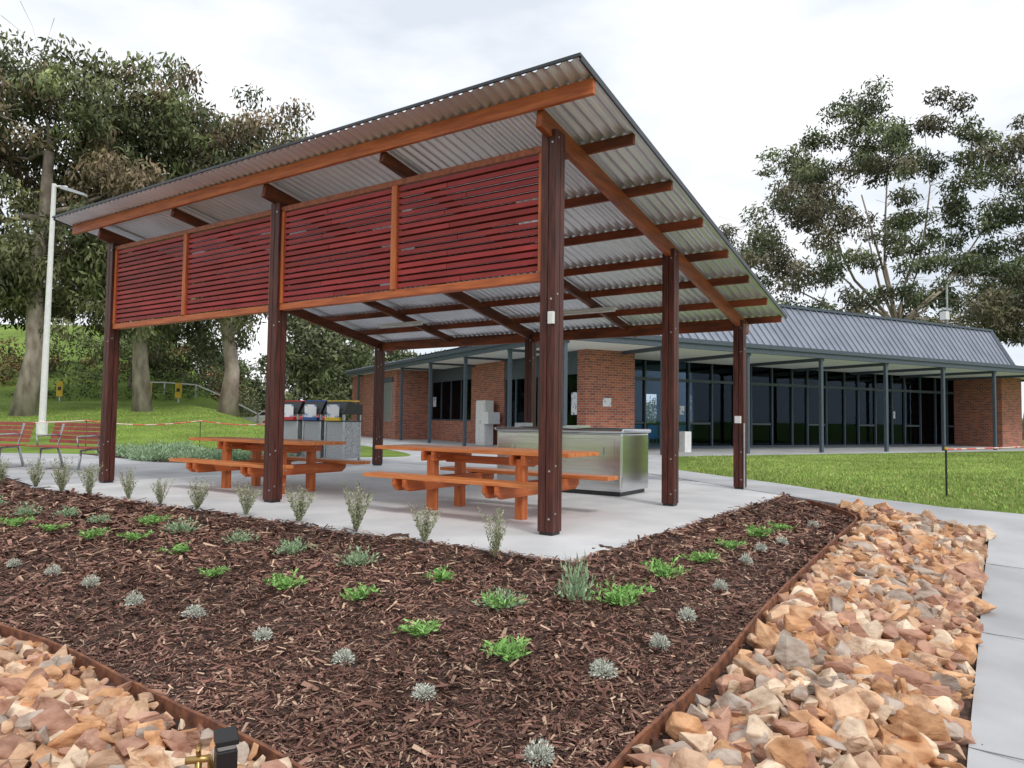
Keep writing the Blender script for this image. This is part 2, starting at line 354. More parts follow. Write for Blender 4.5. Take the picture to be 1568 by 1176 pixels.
# ---------------------------------------------------------------- barbecue
e=empty('barbecue_cabinet',(*W(.95,3.6),0),TH)
b=MB(); b.box(0,.98,0,2.25,.06,.93,'steel'); b.box(-.035,1.015,-.035,2.285,.93,.99,'steel'); b.obj('body',e,bevel=.035)
b=MB(); b.box(.05,.93,.05,2.2,0,.06,'black')
b.box(-.006,-.001,.12,1.06,.16,.84,'steel'); b.box(-.006,-.001,1.12,2.06,.16,.84,'steel'); b.box(-.012,-.007,1.075,1.105,.1,.9,'black')
for y in (.5,1.6): b.box(.2,.8,y-.35,y+.35,.992,1.0,'black')
for y in (.3,1.9): b.tube([(-.03,y,.6),(-.03,y,.72)],.01,'steel')
b.box(.3,.7,2.0,2.1,.992,1.06,'galv'); b.box(.1,.9,1.0,1.06,.992,1.03,'steel')
b.obj('doors_and_hotplates',e,bevel=.004)
# ---------------------------------------------------------------- bins
for i,(x,y,lid) in enumerate(((-5.62,19.1,'lidr'),(-4.92,18.7,'lidb'),(-4.25,18.3,'lidy'))):
    e=empty('bin_enclosure',(x,y,0),-.5)
    b=MB(); 
    for sx_ in (-.32,.27):
        for sy_ in (-.32,.27): b.box(sx_,sx_+.05,sy_,sy_+.05,0,1.18,'galv')
    b.box(-.31,.31,-.3,-.28,.08,1.0,'mesh'); b.box(-.31,-.29,-.28,.28,.08,1.0,'mesh'); b.box(.29,.31,-.28,.28,.08,1.0,'mesh'); b.box(-.31,.31,.28,.3,.08,1.0,'mesh')
    b.box(-.34,.34,-.34,.34,1.18,1.22,'black'); b.box(-.33,.33,-.33,.33,1.0,1.03,'black')
    b.add([(-.34,-.36,1.22),(.34,-.36,1.22),(.34,.34,1.22),(-.34,.34,1.22),(-.34,-.2,1.5),(.34,-.2,1.5),(.34,.34,1.42),(-.34,.34,1.42)],MB.BF,'black')
    b.box(-.36,.36,-.2,.2,1.5,1.53,lid); b.box(-.24,.24,-.40,-.30,1.02,1.10,lid)
    b.box(-.2,.2,-.375,-.365,1.05,1.42,'poster'); b.obj('bin_body',e,bevel=.006)
# ---------------------------------------------------------------- park benches
for (x,y,r) in ((-8.7,14.6,-.42),(-10.75,15.3,-.42)):
    e=empty('park_bench',(x,y,0),r+.0); b=MB()
    for i in range(5): b.box(-.9,.9,-.46+i*.09,-.385+i*.09,.44,.47,'red')
    for i in range(5):
        z=.52+i*.085; yb=.02+i*.025
        b.beam((-.9,yb,z+.03),(.9,yb,z+.03),.025,.07,'red')
    b.obj('slats',e,bevel=.006); b=MB()
    for s in (-.6,.6):
        b.tube([(s,-.4,0),(s,-.35,.4),(s,-.02,.42),(s,.1,.9)],.025,'galv'); b.tube([(s,.12,0),(s,0,.42)],.025,'galv')
        b.tube([(s,-.42,.45),(s,-.44,.66),(s,-.1,.68),(s,.05,.66)],.02,'galv'); b.box(s-.05,s+.05,-.45,.17,0,.015,'galv')
    b.obj('frame',e,smooth=True)
# ---------------------------------------------------------------- building
bu=empty('brick_pavilion_building',(1.637,22.009,0),1.5708-1.0858)
GQ=4.6
w=MB()
w.box(2.2,4.28,2.2,2.45,0,3.6,'brick'); w.box(2.2,2.45,2.452,2.75,0,3.6,'brick'); w.box(4.03,4.28,2.452,GQ+.1,0,3.6,'brick')
w.box(2.2,2.45,8.4,11.7,0,3.6,'brick'); w.box(2.2,2.45,11.702,16.8,0,1.0,'brick')
w.box(.3,2.45,16.8,17.05,0,3.6,'brick'); w.box(.3,.55,17.052,25,0,3.6,'brick'); w.box(.55,12,24.75,25,0,3.6,'brick')
w.box(27.4,29.2,2.2,2.45,0,3.6,'brick'); w.box(28.95,29.2,2.452,12,0,3.6,'brick'); w.box(27.4,27.65,2.452,GQ+.1,0,3.6,'brick')
w.obj('brick_walls',bu)
w=MB()
w.box(2.22,2.42,11.702,16.8,2.95,3.6,'blue'); w.box(2.28,2.34,11.702,16.8,1.0,1.07,'blue'); w.box(2.22,2.42,2.752,8.4,2.75,3.6,'blue')
for q in np.arange(11.75,16.8,1.25): w.box(2.26,2.36,q-.03,q+.03,1.07,2.95,'blue')
for q in np.arange(2.8,8.4,.93): w.box(2.25,2.37,q-.04,q+.04,0,2.75,'blue')
w.box(4.28,27.4,GQ-.05,GQ+.1,2.75,2.87,'blue'); w.box(4.28,27.4,GQ-.05,GQ+.1,0,.1,'blue')
s=4.34
k=0
while s<27.4:
    w.box(s-.035,s+.035,GQ-.06,GQ+.11,.1,3.6,'blue')
    if k%3==1: w.box(s+.037,s+1.2,GQ-.04,GQ+.08,1.0,1.08,'blue')
    s+=1.28 if k%3 else 1.0; k+=1
w.box(.22,.3,17.25,19.1,.9,.98,'galv')
for i in range(22): w.box(.262,.298,17.3,19.05,.98+i*.09,.98+i*.09+.08,'galv')
w.box(.24,.3,17.25,17.3,.98,2.97,'galv'); w.box(.24,.3,19.05,19.1,.98,2.97,'galv'); w.box(.2,.3,17.2,19.15,2.97,3.2,'blue')
w.obj('frames',bu)
w=MB(); w.box(2.30,2.31,2.75,8.4,0,2.75,'glass'); w.box(2.30,2.31,11.7,16.8,1.07,2.95,'glass'); w.box(4.3,27.4,GQ+.02,GQ+.03,.1,3.6,'glass'); w.obj('glazing',bu)
w=MB()
w.box(4.3,29,11,11.1,0,1.0,'dark'); w.box(4.3,29,11,11.1,2.5,3.6,'dark')
s=4.3; k=0
while s<28.5:
    wd_=(1.9,.8,2.6)[k%3]; w.box(s,s+wd_,11,11.1,1.0,2.5,'dark'); s+=wd_+(1.3 if k%2 else .8); k+=1
w.box(8,8.1,11.1,25,0,3.6,'dark'); w.box(2.4,29,2.61,11,-.02,.015,'pave'); w.box(2.46,8,11,24.7,-.02,.015,'dark'); w.box(.6,28.9,GQ+.1,11.2,3.61,3.7,'dark'); w.box(2.3,8,11.2,24.9,3.64,3.7,'dark')
for i in range(34):
    s=5+i*.66+random.uniform(-.2,.2); q=random.uniform(4.9,5.8); w.box(s-.25,s+.25,q,q+.45,.38,.47,'chairblue'); w.box(s-.25,s+.25,q-.05,q,.47,.95,'chairblue')
    for ax in (-.22,.2):
        w.box(s+ax,s+ax+.025,q-.04,q-.015,.015,.38,'galv'); w.box(s+ax,s+ax+.025,q+.4,q+.425,.015,.38,'galv')
for i in (1,6):
    s=5+i*2.7+random.random(); w.box(s,s+.26,GQ+.01,GQ+.015,1.4,1.75,'poster')
for i in range(5):
    s=6+i*4.5; w.box(s,s+.3,8,8.3,.015,3.6,'galv')
w.obj('interior',bu)
w=MB()
w.box(-.02,31,-.1,0,3.56,3.86,'blue'); w.box(-.1,-.02,-.1,24.9,3.56,3.86,'blue')
w.box(-.1,31,-.16,-.1,3.74,3.88,'blue'); w.box(-.16,-.102,-.16,24.9,3.74,3.88,'blue')
w.box(31,31.08,-.1,GQ,3.56,3.86,'blue'); w.box(-.1,12,24.9,25.1,3.56,3.86,'blue')
for i in range(0,9): w.box(3.8*i-.12,3.8*i+.12,.002,GQ-.1 if i>1 else 2.19,3.47,3.575,'blue')
for i in range(1,7): w.box(.002,2.2,3.8*i-.1,3.8*i+.1,3.5,3.575,'blue')
for i in range(0,9): w.box(3.8*i-.06,3.8*i+.06,.003,.12,0,3.56,'blue')
for i in range(1,7): w.box(.003,.12,3.8*i-.06,3.8*i+.06,0,3.56,'blue')
w.obj('verandah_frame',bu)
w=MB(); w.box(0,31,.001,GQ-.06,3.576,3.60,'soff'); w.box(.0,2.19,GQ-.05,24.9,3.576,3.60,'soff'); w.obj('soffit',bu)
w=MB(); w.add([(-.1,-.1,3.87),(31,-.1,3.87),(31,1,3.97),(-.1,1,3.97)],[(0,1,2,3)],'broof')
def ribroof(p00,p10,p11,p01,n,mb,rib=.03):
    p00,p10,p11,p01=[Vector(p) for p in (p00,p10,p11,p01)]
    mb.add([p00,p10,p11,p01],[(0,1,2,3)],'broof')
    nrm=(p10-p00).cross(p01-p00).normalized()
    if nrm.z<0: nrm=-nrm
    for i in range(n+1):
        t=i/n; a=p00.lerp(p10,t)+nrm*rib/2; c=p01.lerp(p11,t)+nrm*rib/2; mb.beam(a,c,.045,rib,'broof',up=nrm)
ribroof((-.12,24.95,3.89),(-.12,3,3.89),(5.5,3,5.0),(5.5,24.95,5.0),55,w)
ribroof((3.5,.7,3.95),(25.6,.7,3.95),(27.4,2.7,5.95),(3.5,2.7,5.95),62,w,.05)
w.add([(3.5,2.7,5.95),(27.4,2.7,5.95),(27.4,11,6.2),(3.5,11,6.2)],[(0,1,2,3)],'broof')
w.add([(25.6,.7,3.95),(27.4,2.7,5.95),(27.4,11,6.2),(25.6,13,3.95)],[(0,1,2,3)],'broof'); w.add([(3.5,.7,3.95),(3.5,2.7,5.95),(3.5,11,6.2),(3.5,13,3.95)],[(0,1,2,3)],'broof')
w.beam((3.5,2.7,5.99),(27.4,2.7,5.99),.22,.1,'blue'); w.beam((25.62,.7,3.98),(27.42,2.7,5.99),.16,.1,'blue')
w.box(3.5,25.7,.58,.7,3.88,4.0,'blue')
w.add([(-.1,1,3.97),(31,1,3.97),(31,13,3.97),(-.1,13,3.97)],[(0,1,2,3)],'broof')
w.box(24.6,24.66,3.2,3.26,6,8.2,'galv'); w.box(24.2,25.0,3.2,3.26,6.9,7.0,'galv'); w.box(24.3,24.6,3.1,3.4,6.4,6.8,'white')
w.obj('roof',bu)
w=MB(); w.box(-.4,31.5,-.4,2.6,-.1,.012,'pave'); w.box(4.3,29,2.602,GQ-.06,.016,.02,'pave'); w.box(-.4,2.6,2.602,24.9,-.1,.012,'pave'); w.obj('verandah_floor',bu)
w=MB(); w.box(2.9,3.25,2.18,2.197,1.6,1.9,'poster'); w.box(2.18,2.197,16.0,16.4,1.7,2.2,'poster'); w.box(2.27,2.29,2.85,3.25,1.3,2.1,'poster'); w.box(6.0,6.3,1.5,1.8,.012,.75,'white')
w.obj('wall_signs',bu)
e=empty('electrical_cabinet',(0,0,0),0)
c=np.array([1.637,22.009])+1.75*np.array([.8847,.4662])+9.3*np.array([-.4662,.8847]); e.location=(c[0],c[1],0); e.rotation_euler=(0,0,.485)
b=MB(); b.box(-.2,.2,-.45,.45,0,1.9,'white'); b.box(-.23,-.2,-.42,-.01,.1,1.82,'white'); b.box(-.23,-.2,.01,.42,.1,1.82,'white'); b.box(-.3,.25,-.95,-.46,.9,1.4,'white'); b.box(-.24,-.22,-.06,-.04,.9,1.05,'black'); b.obj('cabinet',e,bevel=.01)
# ---------------------------------------------------------------- misc furniture
x,y=-15.9,24.6
e=empty('lamp_post',(x,y,G(x,y)),0); b=MB(); zp=9.0-G(x,y)
b.tube([(0,0,0),(0,0,.4),(0,0,.42),(.05,0,zp)],[.17,.17,.11,.07],'white',n=12); b.tube([(.05,0,zp-.08),(.5,0,zp-.1)],[.04,.04],'white'); b.add([(.35,-.14,zp-.2),(1.15,-.10,zp-.42),(1.15,.10,zp-.42),(.35,.14,zp-.2),(.35,-.14,zp-.08),(1.15,-.10,zp-.34),(1.15,.10,zp-.34),(.35,.14,zp-.08)],MB.BF,'galv'); b.obj('pole_and_lamp',e,smooth=False)
x,y=-1.13,2.98; e=empty('bollard_light',(x,y,G(x,y)),.5); b=MB(); b.box(-.04,.04,-.04,.04,0,.27,'black'); b.box(-.034,.034,-.034,.034,.27,.29,'galv'); b.add([(-.044,-.044,.29),(.044,-.044,.29),(.044,.044,.29),(-.044,.044,.29),(-.044,-.044,.315),(.044,-.044,.315),(.044,.044,.335),(-.044,.044,.335)],MB.BF,'black'); b.obj('post_body',e,bevel=.005)
x,y=-1.26,3.03; e=empty('garden_tap',(x,y,G(x,y)),.3); b=MB(); b.tube([(0,0,0),(0,0,.2)],.014,'brass'); b.tube([(-.05,0,.2),(.04,0,.2),(.05,0,.16)],.016,'brass'); b.tube([(0,-.035,.245),(0,.035,.245)],.009,'brass'); b.tube([(0,0,.2),(0,0,.245)],.01,'brass'); b.obj('tap_body',e,smooth=True)
b=MB(); b.tube([(7.0,11.7,-.02),(7.0,11.7,.72)],.016,'black'); b.tube([(7.0,11.7,.72),(7.0,11.7,.76)],.022,'lidy'); b.obj('marker_stake')
b=MB()
pts=[(-16,19,1.0),(-12,20.5,.92),(-9,21,.95),(-5.9,19.9,1.0)]
for a,c in zip(pts[:-1],pts[1:]):
    P=[(a[0]+(c[0]-a[0])*t,a[1]+(c[1]-a[1])*t,a[2]+(c[2]-a[2])*t-.12*math.sin(math.pi*t)) for t in np.linspace(0,1,8)]
    b.tube(P,.016,'tape',n=5)
P=[(7.0+14*t,11.7+12*t,.72+.35*t-.15*math.sin(math.pi*t)) for t in np.linspace(0,1,12)]; b.tube(P,.014,'tape',n=5)
for p in pts: b.tube([(p[0],p[1],0),(p[0],p[1],p[2])],.012,'black')
b.obj('barrier_tape')
b=MB()
for i in range(5):
    x=-23+i*1.9; y=44; z=G(x,y); b.box(x-.04,x+.04,y-.04,y+.04,z-.2,z+.75,'galv')
for i in range(4):
    x=-23+i*1.9; b.beam((x,44,G(x,44)+.7),(x+1.9,44,G(x+1.9,44)+.7),.05,.07,'white')
b.obj('rail_fence')
for x in (-20.8,-19.1,-25.9):
    e=empty('yellow_sign',(x,41.5,G(x,41.5)),0); b=MB(); b.box(-.18,.18,-.04,0,.25,1.1,'lidy'); b.box(-.04,.04,0,.06,-.2,1.1,'galv'); b.box(-.1,.1,-.05,-.04,.6,.8,'black'); b.obj('sign_panel',e,bevel=.01)
# parked hatchback beyond the bins (lofted body + cabin + wheels)
def car(x,y,rz,col):
    e=empty('parked_car',(x,y,G(x,y)+.02),rz); b=MB()
    prof=[(-2.05,.45),(-2.1,.75),(-1.75,.95),(-1.0,1.0),(-.45,1.42),(.9,1.45),(1.6,1.05),(2.0,.98),(2.08,.5),(1.9,.3),(-1.95,.3)]
    n=len(prof); vs=[]
    for yy,s_ in ((-.86,1),(.86,1)):
        for (px,pz) in prof: vs.append((px,yy*(.86 if pz>1.1 else 1),pz))
    b.add(vs,[tuple(range(n)),tuple(range(2*n-1,n-1,-1))]+[(i,(i+1)%n,n+(i+1)%n,n+i) for i in range(n)],col)
    for s_ in (-1,1):
        yy=s_*.83
        b.add([(-.85,yy+s_*.02,1.0),(-.42,yy-s_*.05,1.36),(.85,yy-s_*.05,1.38),(1.35,yy+s_*.02,1.05)],[(0,1,2,3)],'black')
        for wx in (-1.3,1.3): b.tube([(wx,s_*.7,.32),(wx,s_*.9,.32)],.32,'black',n=16); b.tube([(wx,s_*.9,.32),(wx,s_*.91,.32)],.19,'galv',n=12)
    b.add([(-.98,-.7,1.03),(-.98,.7,1.03),(-.5,.66,1.40),(-.5,-.66,1.40)],[(0,1,2,3)],'black'); b.obj('car_body',e,bevel=.05)
M['carred']=mat('red_car_paint',(.45,.03,.03),rough=.25); car(-13.2,45,.35,'carred')
M['carwhite']=mat('white_car_paint',(.75,.75,.75),rough=.25); car(-16.6,50,.2,'carwhite')
# ---------------------------------------------------------------- edging
def edging(P,name):
    P=np.array(P); t=np.linspace(0,len(P)-1,len(P)*5)
    q=np.stack([np.interp(t,np.arange(len(P)),P[:,k]) for k in (0,1)],1)
    ker=np.array([1,2,3,2,1])/9; qq=q.copy()
    for k in (0,1): qq[2:-2,k]=np.convolve(q[:,k],ker,'valid')
    vs=[];fs=[]
    for i,p in enumerate(qq):
        d=qq[min(i+1,len(qq)-1)]-qq[max(i-1,0)]; d/=np.linalg.norm(d); nrm=np.array([-d[1],d[0]])*.010
        z=G(*p)+random.uniform(-.003,.003)
        for s,zz in ((-1,-.12),(1,-.12),(1,.065),(-1,.065)): vs.append((p[0]+s*nrm[0],p[1]+s*nrm[1],z+zz))
    for i in range(len(qq)-1):
        for j in range(4): fs.append((i*4+j,i*4+(j+1)%4,(i+1)*4+(j+1)%4,(i+1)*4+j))
    b=MB(); b.add(vs,fs,'rust'); b.obj(name)
edging([(4.2,10.3)]+ER,'steel_edging'); edging(EL,'steel_edging')
# ---------------------------------------------------------------- mulch chips
def sample(P,n,p0,pw):
    P_=np.array(P); lo=P_.min(0);hi=P_.max(0); out=[];c=0
    while c<n:
        q=lo+(hi-lo)*rng.random((n*2,2)); d=np.hypot(q[:,0],q[:,1]); k=rng.random(len(q))<np.minimum(1,(p0/np.maximum(d,.1))**pw)
        q=q[k]; q=q[inpoly(q[:,0],q[:,1],P)]; out.append(q); c+=len(q)
    return np.concatenate(out)[:n]
q=sample(mulchP,115000,3.2,1.7)
q=q[q[:,1]<18]; n=len(q)
C=np.c_[q,zg(q[:,0],q[:,1])+rng.random(n)*.026-.004]
ang=rng.random(n)*2*np.pi; A=np.c_[np.cos(ang),np.sin(ang),rng.normal(size=n)*.28]
l=rng.gamma(2.4,.012,n)+.01; dist=np.hypot(q[:,0],q[:,1]); l*=np.clip(dist/5,1,2.0); wd=l*rng.uniform(.08,.28,n)
A=unit(A); up=unit(np.c_[rng.normal(size=n)*.4,rng.normal(size=n)*.4,np.ones(n)]); B=unit(np.cross(A,up))
L_=l[:,None];w_=wd[:,None]
V=np.stack([C-A*L_/2-B*w_/2,C+A*L_/2-B*w_*.3,C+A*L_/2+B*w_*.4,C-A*L_*.45+B*w_/2],1)
pal=np.array([(.20,.105,.08),(.30,.17,.125),(.11,.058,.045),(.55,.38,.27),(.06,.034,.028),(.23,.11,.085)])
col=pal[rng.choice(6,n,p=[.28,.22,.16,.11,.09,.14])]*rng.uniform(.7,1.3,(n,1))
pt=np.sin(q[:,0]*1.7+1.3*np.sin(q[:,1]*1.1))*np.sin(q[:,1]*2.1+np.sin(q[:,0]*.9)); col*=(1+.2*pt)[:,None]
arr_mesh('mulch_chips',V,4,col,'chip')
# ---------------------------------------------------------------- rocks
hulls=[]
for k in range(24):
    bm=bmesh.new(); npt=random.choice([9,10,12,14,16])
    sc=(1,random.uniform(.6,.95),random.uniform(.45,.75))
    for i in range(npt):
        d=Vector((random.gauss(0,1),random.gauss(0,1),random.gauss(0,1))).normalized()
        m=max(abs(d.x),abs(d.y),abs(d.z)); d=d*(.5+.5/m*random.uniform(.75,1.0))*.6
        bm.verts.new((d.x*sc[0],d.y*sc[1],d.z*sc[2]))
    r=bmesh.ops.convex_hull(bm,input=bm.verts)
    bmesh.ops.delete(bm,geom=[g for g in set(r['geom_interior'])|set(r['geom_unused']) if isinstance(g,bmesh.types.BMVert)],context='VERTS')
    bmesh.ops.bevel(bm,geom=bm.edges[:],offset=.022,segments=1,affect='EDGES',clamp_overlap=True)
    bmesh.ops.triangulate(bm,faces=bm.faces)
    bm.verts.ensure_lookup_table(); hulls.append((np.array([v.co[:] for v in bm.verts]),np.array([[v.index for v in f.verts] for f in bm.faces]))); bm.free()
rpal=np.array([(.66,.46,.32),(.60,.35,.20),(.42,.25,.19),(.76,.63,.50),(.44,.38,.34),(.58,.41,.30),(.66,.41,.25),(.50,.31,.24)])
def rocks(name,P,sp,smin,smax,edge,mg):
    P_=np.array(P); lo=P_.min(0);hi=P_.max(0); VV=[];FF=[];CC=[];b=0
    for layer in range(4):
        st=sp*(1,1.05,1.35,.9)[layer]
        xs=np.arange(lo[0],hi[0],st);ys=np.arange(lo[1],hi[1],st); X,Y=np.meshgrid(xs,ys); q=np.c_[X.ravel(),Y.ravel()]+rng.uniform(-.45,.45,(X.size,2))*st
        q=q[inpoly(q[:,0],q[:,1],P)]; q=q[np.hypot(q[:,0],q[:,1])>1.2]; q=q[dpoly(q,edge)>mg*(1,1.2,1.5,.6)[layer]]
        for x,y in q:
            hv,hf=hulls[rng.integers(24)]; s=rng.uniform(smin,smax)*(1.35 if rng.random()<.1 else 1)*(1,1,1,.5)[layer]
            R=np.array(Matrix.Rotation(rng.random()*6.28,3,'Z')@Matrix.Rotation(rng.normal()*.5,3,'X')@Matrix.Rotation(rng.normal()*.5,3,'Y'))
            v=hv@R.T*s; z=zg(x,y)+(-.01,.03,.06,.05)[layer]+rng.uniform(-.02,.02)
            VV.append(v+np.array([x,y,z])); FF.append(hf+b); b+=len(v)
            c=rpal[rng.integers(8)]*rng.uniform(.8,1.12); CC.append(np.tile(c,(len(v),1)))
    VV=np.concatenate(VV);FF=np.concatenate(FF);CC=np.concatenate(CC)
    me=bpy.data.meshes.new(name); me.from_pydata(VV.tolist(),[],FF.tolist()); me.materials.append(M['rock'])
    a=me.color_attributes.new('col','FLOAT_COLOR','POINT'); a.data.foreach_set('color',np.c_[CC,np.ones(len(CC))].ravel())
    link(bpy.data.objects.new(name,me))
rocks('rock_bed',rockP,.125,.125,.225,[(4.2,10.3)]+ER,.09)
rocks('rock_bed',[p for p in rockL],.115,.11,.19,EL,.075)
# ---------------------------------------------------------------- bed plants
def plant_mesh(kind,seed):
    rs=np.random.default_rng(seed)
    if kind=='silver':
        n=520; d=unit(rs.normal(size=(n,3))); d[:,2]=np.abs(d[:,2]); r=rs.uniform(.3,1,n)[:,None]
        C=d*r*np.array([.07,.07,.08])+[0,0,.01]; A=d+rs.normal(size=(n,3))*.4; l=rs.uniform(.012,.026,n); w=l*.4; c=np.array([.60,.63,.55])*rs.uniform(.6,1.25,(n,1))
    elif kind=='green':
        Cc=[];Aa=[]
        for k in range(12):
            a=rs.random()*6.28; R_=rs.uniform(.03,.17); n_=26; t=rs.random(n_); 
            p=np.c_[np.cos(a)*R_*t,np.sin(a)*R_*t,.02+.06*t*rs.uniform(.5,1.3)]; Cc.append(p+rs.normal(size=(n_,3))*.012); q=rs.random(n_)*6.28; Aa.append(np.c_[np.cos(q)+np.cos(a)*.6,np.sin(q)+np.sin(a)*.6,rs.uniform(.2,1,n_)])
        C=np.concatenate(Cc);A=np.concatenate(Aa);n=len(C); l=rs.uniform(.03,.055,n); w=l*.3; c=np.array([.26,.48,.14])*rs.uniform(.6,1.35,(n,1))
    elif kind=='sprig':
        C=[];A=[]
        for k in range(34):
            a=rs.random()*6.28; t=rs.uniform(.05,.65); h_=rs.uniform(.18,.38)
            for j in range(20):
                f=(j+1)/20; 
                for _ in range(2):
                    C.append([math.cos(a)*t*f*h_*.85,math.sin(a)*t*f*h_*.85,f*h_]); q_=rs.random()*6.28; A.append([math.cos(q_)*.9,math.sin(q_)*.9,.8])
        C=np.array(C);A=np.array(A);n=len(C); l=rs.uniform(.02,.036,n); w=l*.36; c=np.array([.36,.40,.25])*rs.uniform(.6,1.3,(n,1)); c[rs.random(n)<.15]=(.4,.32,.27)
    else:
        n=420; d=rs.normal(size=(n,3)); d[:,2]=np.abs(d[:,2]); d=unit(d); r=rs.uniform(.2,1,n)[:,None]
        C=d*r*np.array([.15,.15,.10])*(1+.3*np.sin(d[:,:1]*9+seed))+[0,0,.01]; A=d+rs.normal(size=(n,3))*.5+[0,0,.4]; l=rs.uniform(.02,.042,n); w=l*.34; c=np.array([.33,.46,.28])*rs.uniform(.6,1.3,(n,1))
    return leaves(C,A,l,w),c
def make_plants(kind,name,pts,smin,smax,zs=1):
    me=[]
    for s in range(4):
        V,c=plant_mesh(kind,s*7+len(kind)); o=arr_mesh('tmp',V,4,c,'leaf'); me.append(o.data); bpy.data.objects.remove(o)
    for m_ in me: m_.name=name
    for x,y in pts:
        o=bpy.data.objects.new(name,random.choice(me)); s=random.uniform(smin,smax); o.location=(x,y,G(x,y)); o.rotation_euler=(0,0,random.random()*6.28); o.scale=(s*random.uniform(.85,1.15),s*random.uniform(.85,1.15),zs*s*random.uniform(.85,1.15)); link(o)
make_plants('silver','silver_cushion_plant',[(-4.60,6.80),(-4.03,6.47),(-3.49,6.11),(-2.84,5.57),(-2.25,5.25),(-1.59,4.77),(-0.97,4.34),(-0.44,3.87),(0.14,3.30),(0.52,4.03),(0.90,4.38),(1.17,4.82),(1.61,5.60),(2.10,6.51),(2.78,7.48),(3.56,8.59),(2.42,7.06)],.85,1.05)
make_plants('green','green_groundcover_plant',[(-5.51,8.11),(-4.93,7.87),(-4.27,7.46),(-3.76,7.32),(-3.93,7.98),(-3.10,6.81),(-2.46,6.06),(-1.71,5.61),(-1.10,5.29),(-0.53,5.56),(-0.53,4.60),(-0.06,4.92),(0.02,4.20),(.72,4.95),(1.2,5.7),(1.65,6.35),(2.1,7.0),(2.6,7.7),(3.05,8.2),(.8,5.05)],.9,1.2)
make_plants('sprig','upright_rosemary_shrub',[(-.12,6.05),(-.776,6.6),(-1.51,7.15),(-2.23,7.7),(-2.97,8.2),(-3.7,8.62),(-4.34,9.05),(-5.0,9.55),(-5.75,9.95),(-6.4,10.4),(-7.1,10.9),(-7.9,11.3),(-8.4,11.9),(-9,12.6)],.9,1.2)
make_plants('bush','grey_green_shrub',[(-1.26,6.11),(-1.96,6.6),(-2.6,7.06),(-3.42,7.6),(-4.6,8.2),(-5.2,8.6),(-5.76,8.7),(-6.6,9.3),(-7.4,9.9),(-.05,4.95)],.9,1.2)
make_plants('bush','round_green_shrub',[(.46,5.02)],.95,1.0,2.3)
sp=[(random.uniform(-11,-5.5),random.uniform(17.0,21)) for _ in range(160)]
sp=[p for p in sp if inpoly(np.array([p[0]]),np.array([p[1]]),stripP)[0]]
make_plants('bush','grey_green_shrub',sp,1.5,2.6)
# ---------------------------------------------------------------- lawn blades
def blades(name,P,n,base):
    P_=np.array(P); lo=P_.min(0);hi=P_.max(0); q=lo+(hi-lo)*rng.random((n*2,2)); q=q[inpoly(q[:,0],q[:,1],P)][:n]; n=len(q)
    C=np.c_[q,zg(q[:,0],q[:,1])+hill(q[:,0],q[:,1])-.03]; A=np.c_[rng.normal(size=(n,2))*.45,np.ones(n)]
    patch=.92+.22*np.sin(q[:,0]*1.3+np.sin(q[:,1]*.9)*2)*np.sin(q[:,1]*1.1)
    c=np.array(base)*rng.uniform(.6,1.35,(n,1))*patch[:,None]; c[rng.random(n)<.14]=(.42,.38,.16)
    arr_mesh(name,leaves(C,A,rng.uniform(.04,.08,n),rng.uniform(.012,.025,n)),4,c,'blade')
blades('lawn_grass',[(3.95,16.6),(5.0,13.3),(5.45,11.2),(6.1,10.25),(6.9,9.9),(9,10.05),(16,11),(26,26),(23,31),(5.8,23.6)],65000,(.34,.46,.12))
blades('lawn_grass',[(-6.6,20.5),(-8,20.2),(-11.5,22.8),(-22,28),(-26,36),(-14,40),(-8,27)],30000,(.32,.47,.10))
# ---------------------------------------------------------------- trees
def crown(clumps,nper,lsz,pal,droop=.6):
    Cs=[];As=[];cols=[]
    for (x,y,z,r) in clumps:
        n=int(nper*(r/2)**2); k=rng.integers(6,10)
        sub=rng.normal(size=(k,3))*np.array([.55,.55,.38])*r
        w=rng.integers(0,k,n); d=unit(rng.normal(size=(n,3)))*(rng.random((n,1))**.45)*np.array([.46,.46,.34])*r
        p=np.array([x,y,z])+sub[w]+d
        Cs.append(p); A=rng.normal(size=(n,3))*.6; A[:,2]-=droop; As.append(A)
        base=np.array(pal[rng.integers(len(pal))])*rng.uniform(.75,1.25); lt=.85+.5*(d[:,2:3]/(.34*r))  # light from above painted into leaf colour: sub-clump tops lighter, undersides darker
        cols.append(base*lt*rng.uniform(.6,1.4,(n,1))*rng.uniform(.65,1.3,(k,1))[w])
    C=np.concatenate(Cs);A=np.concatenate(As);c=np.clip(np.concatenate(cols),.012,1); n=len(C)
    return leaves(C,A,rng.uniform(.6,1.3,n)*lsz,rng.uniform(.3,.5,n)*lsz*.8),c
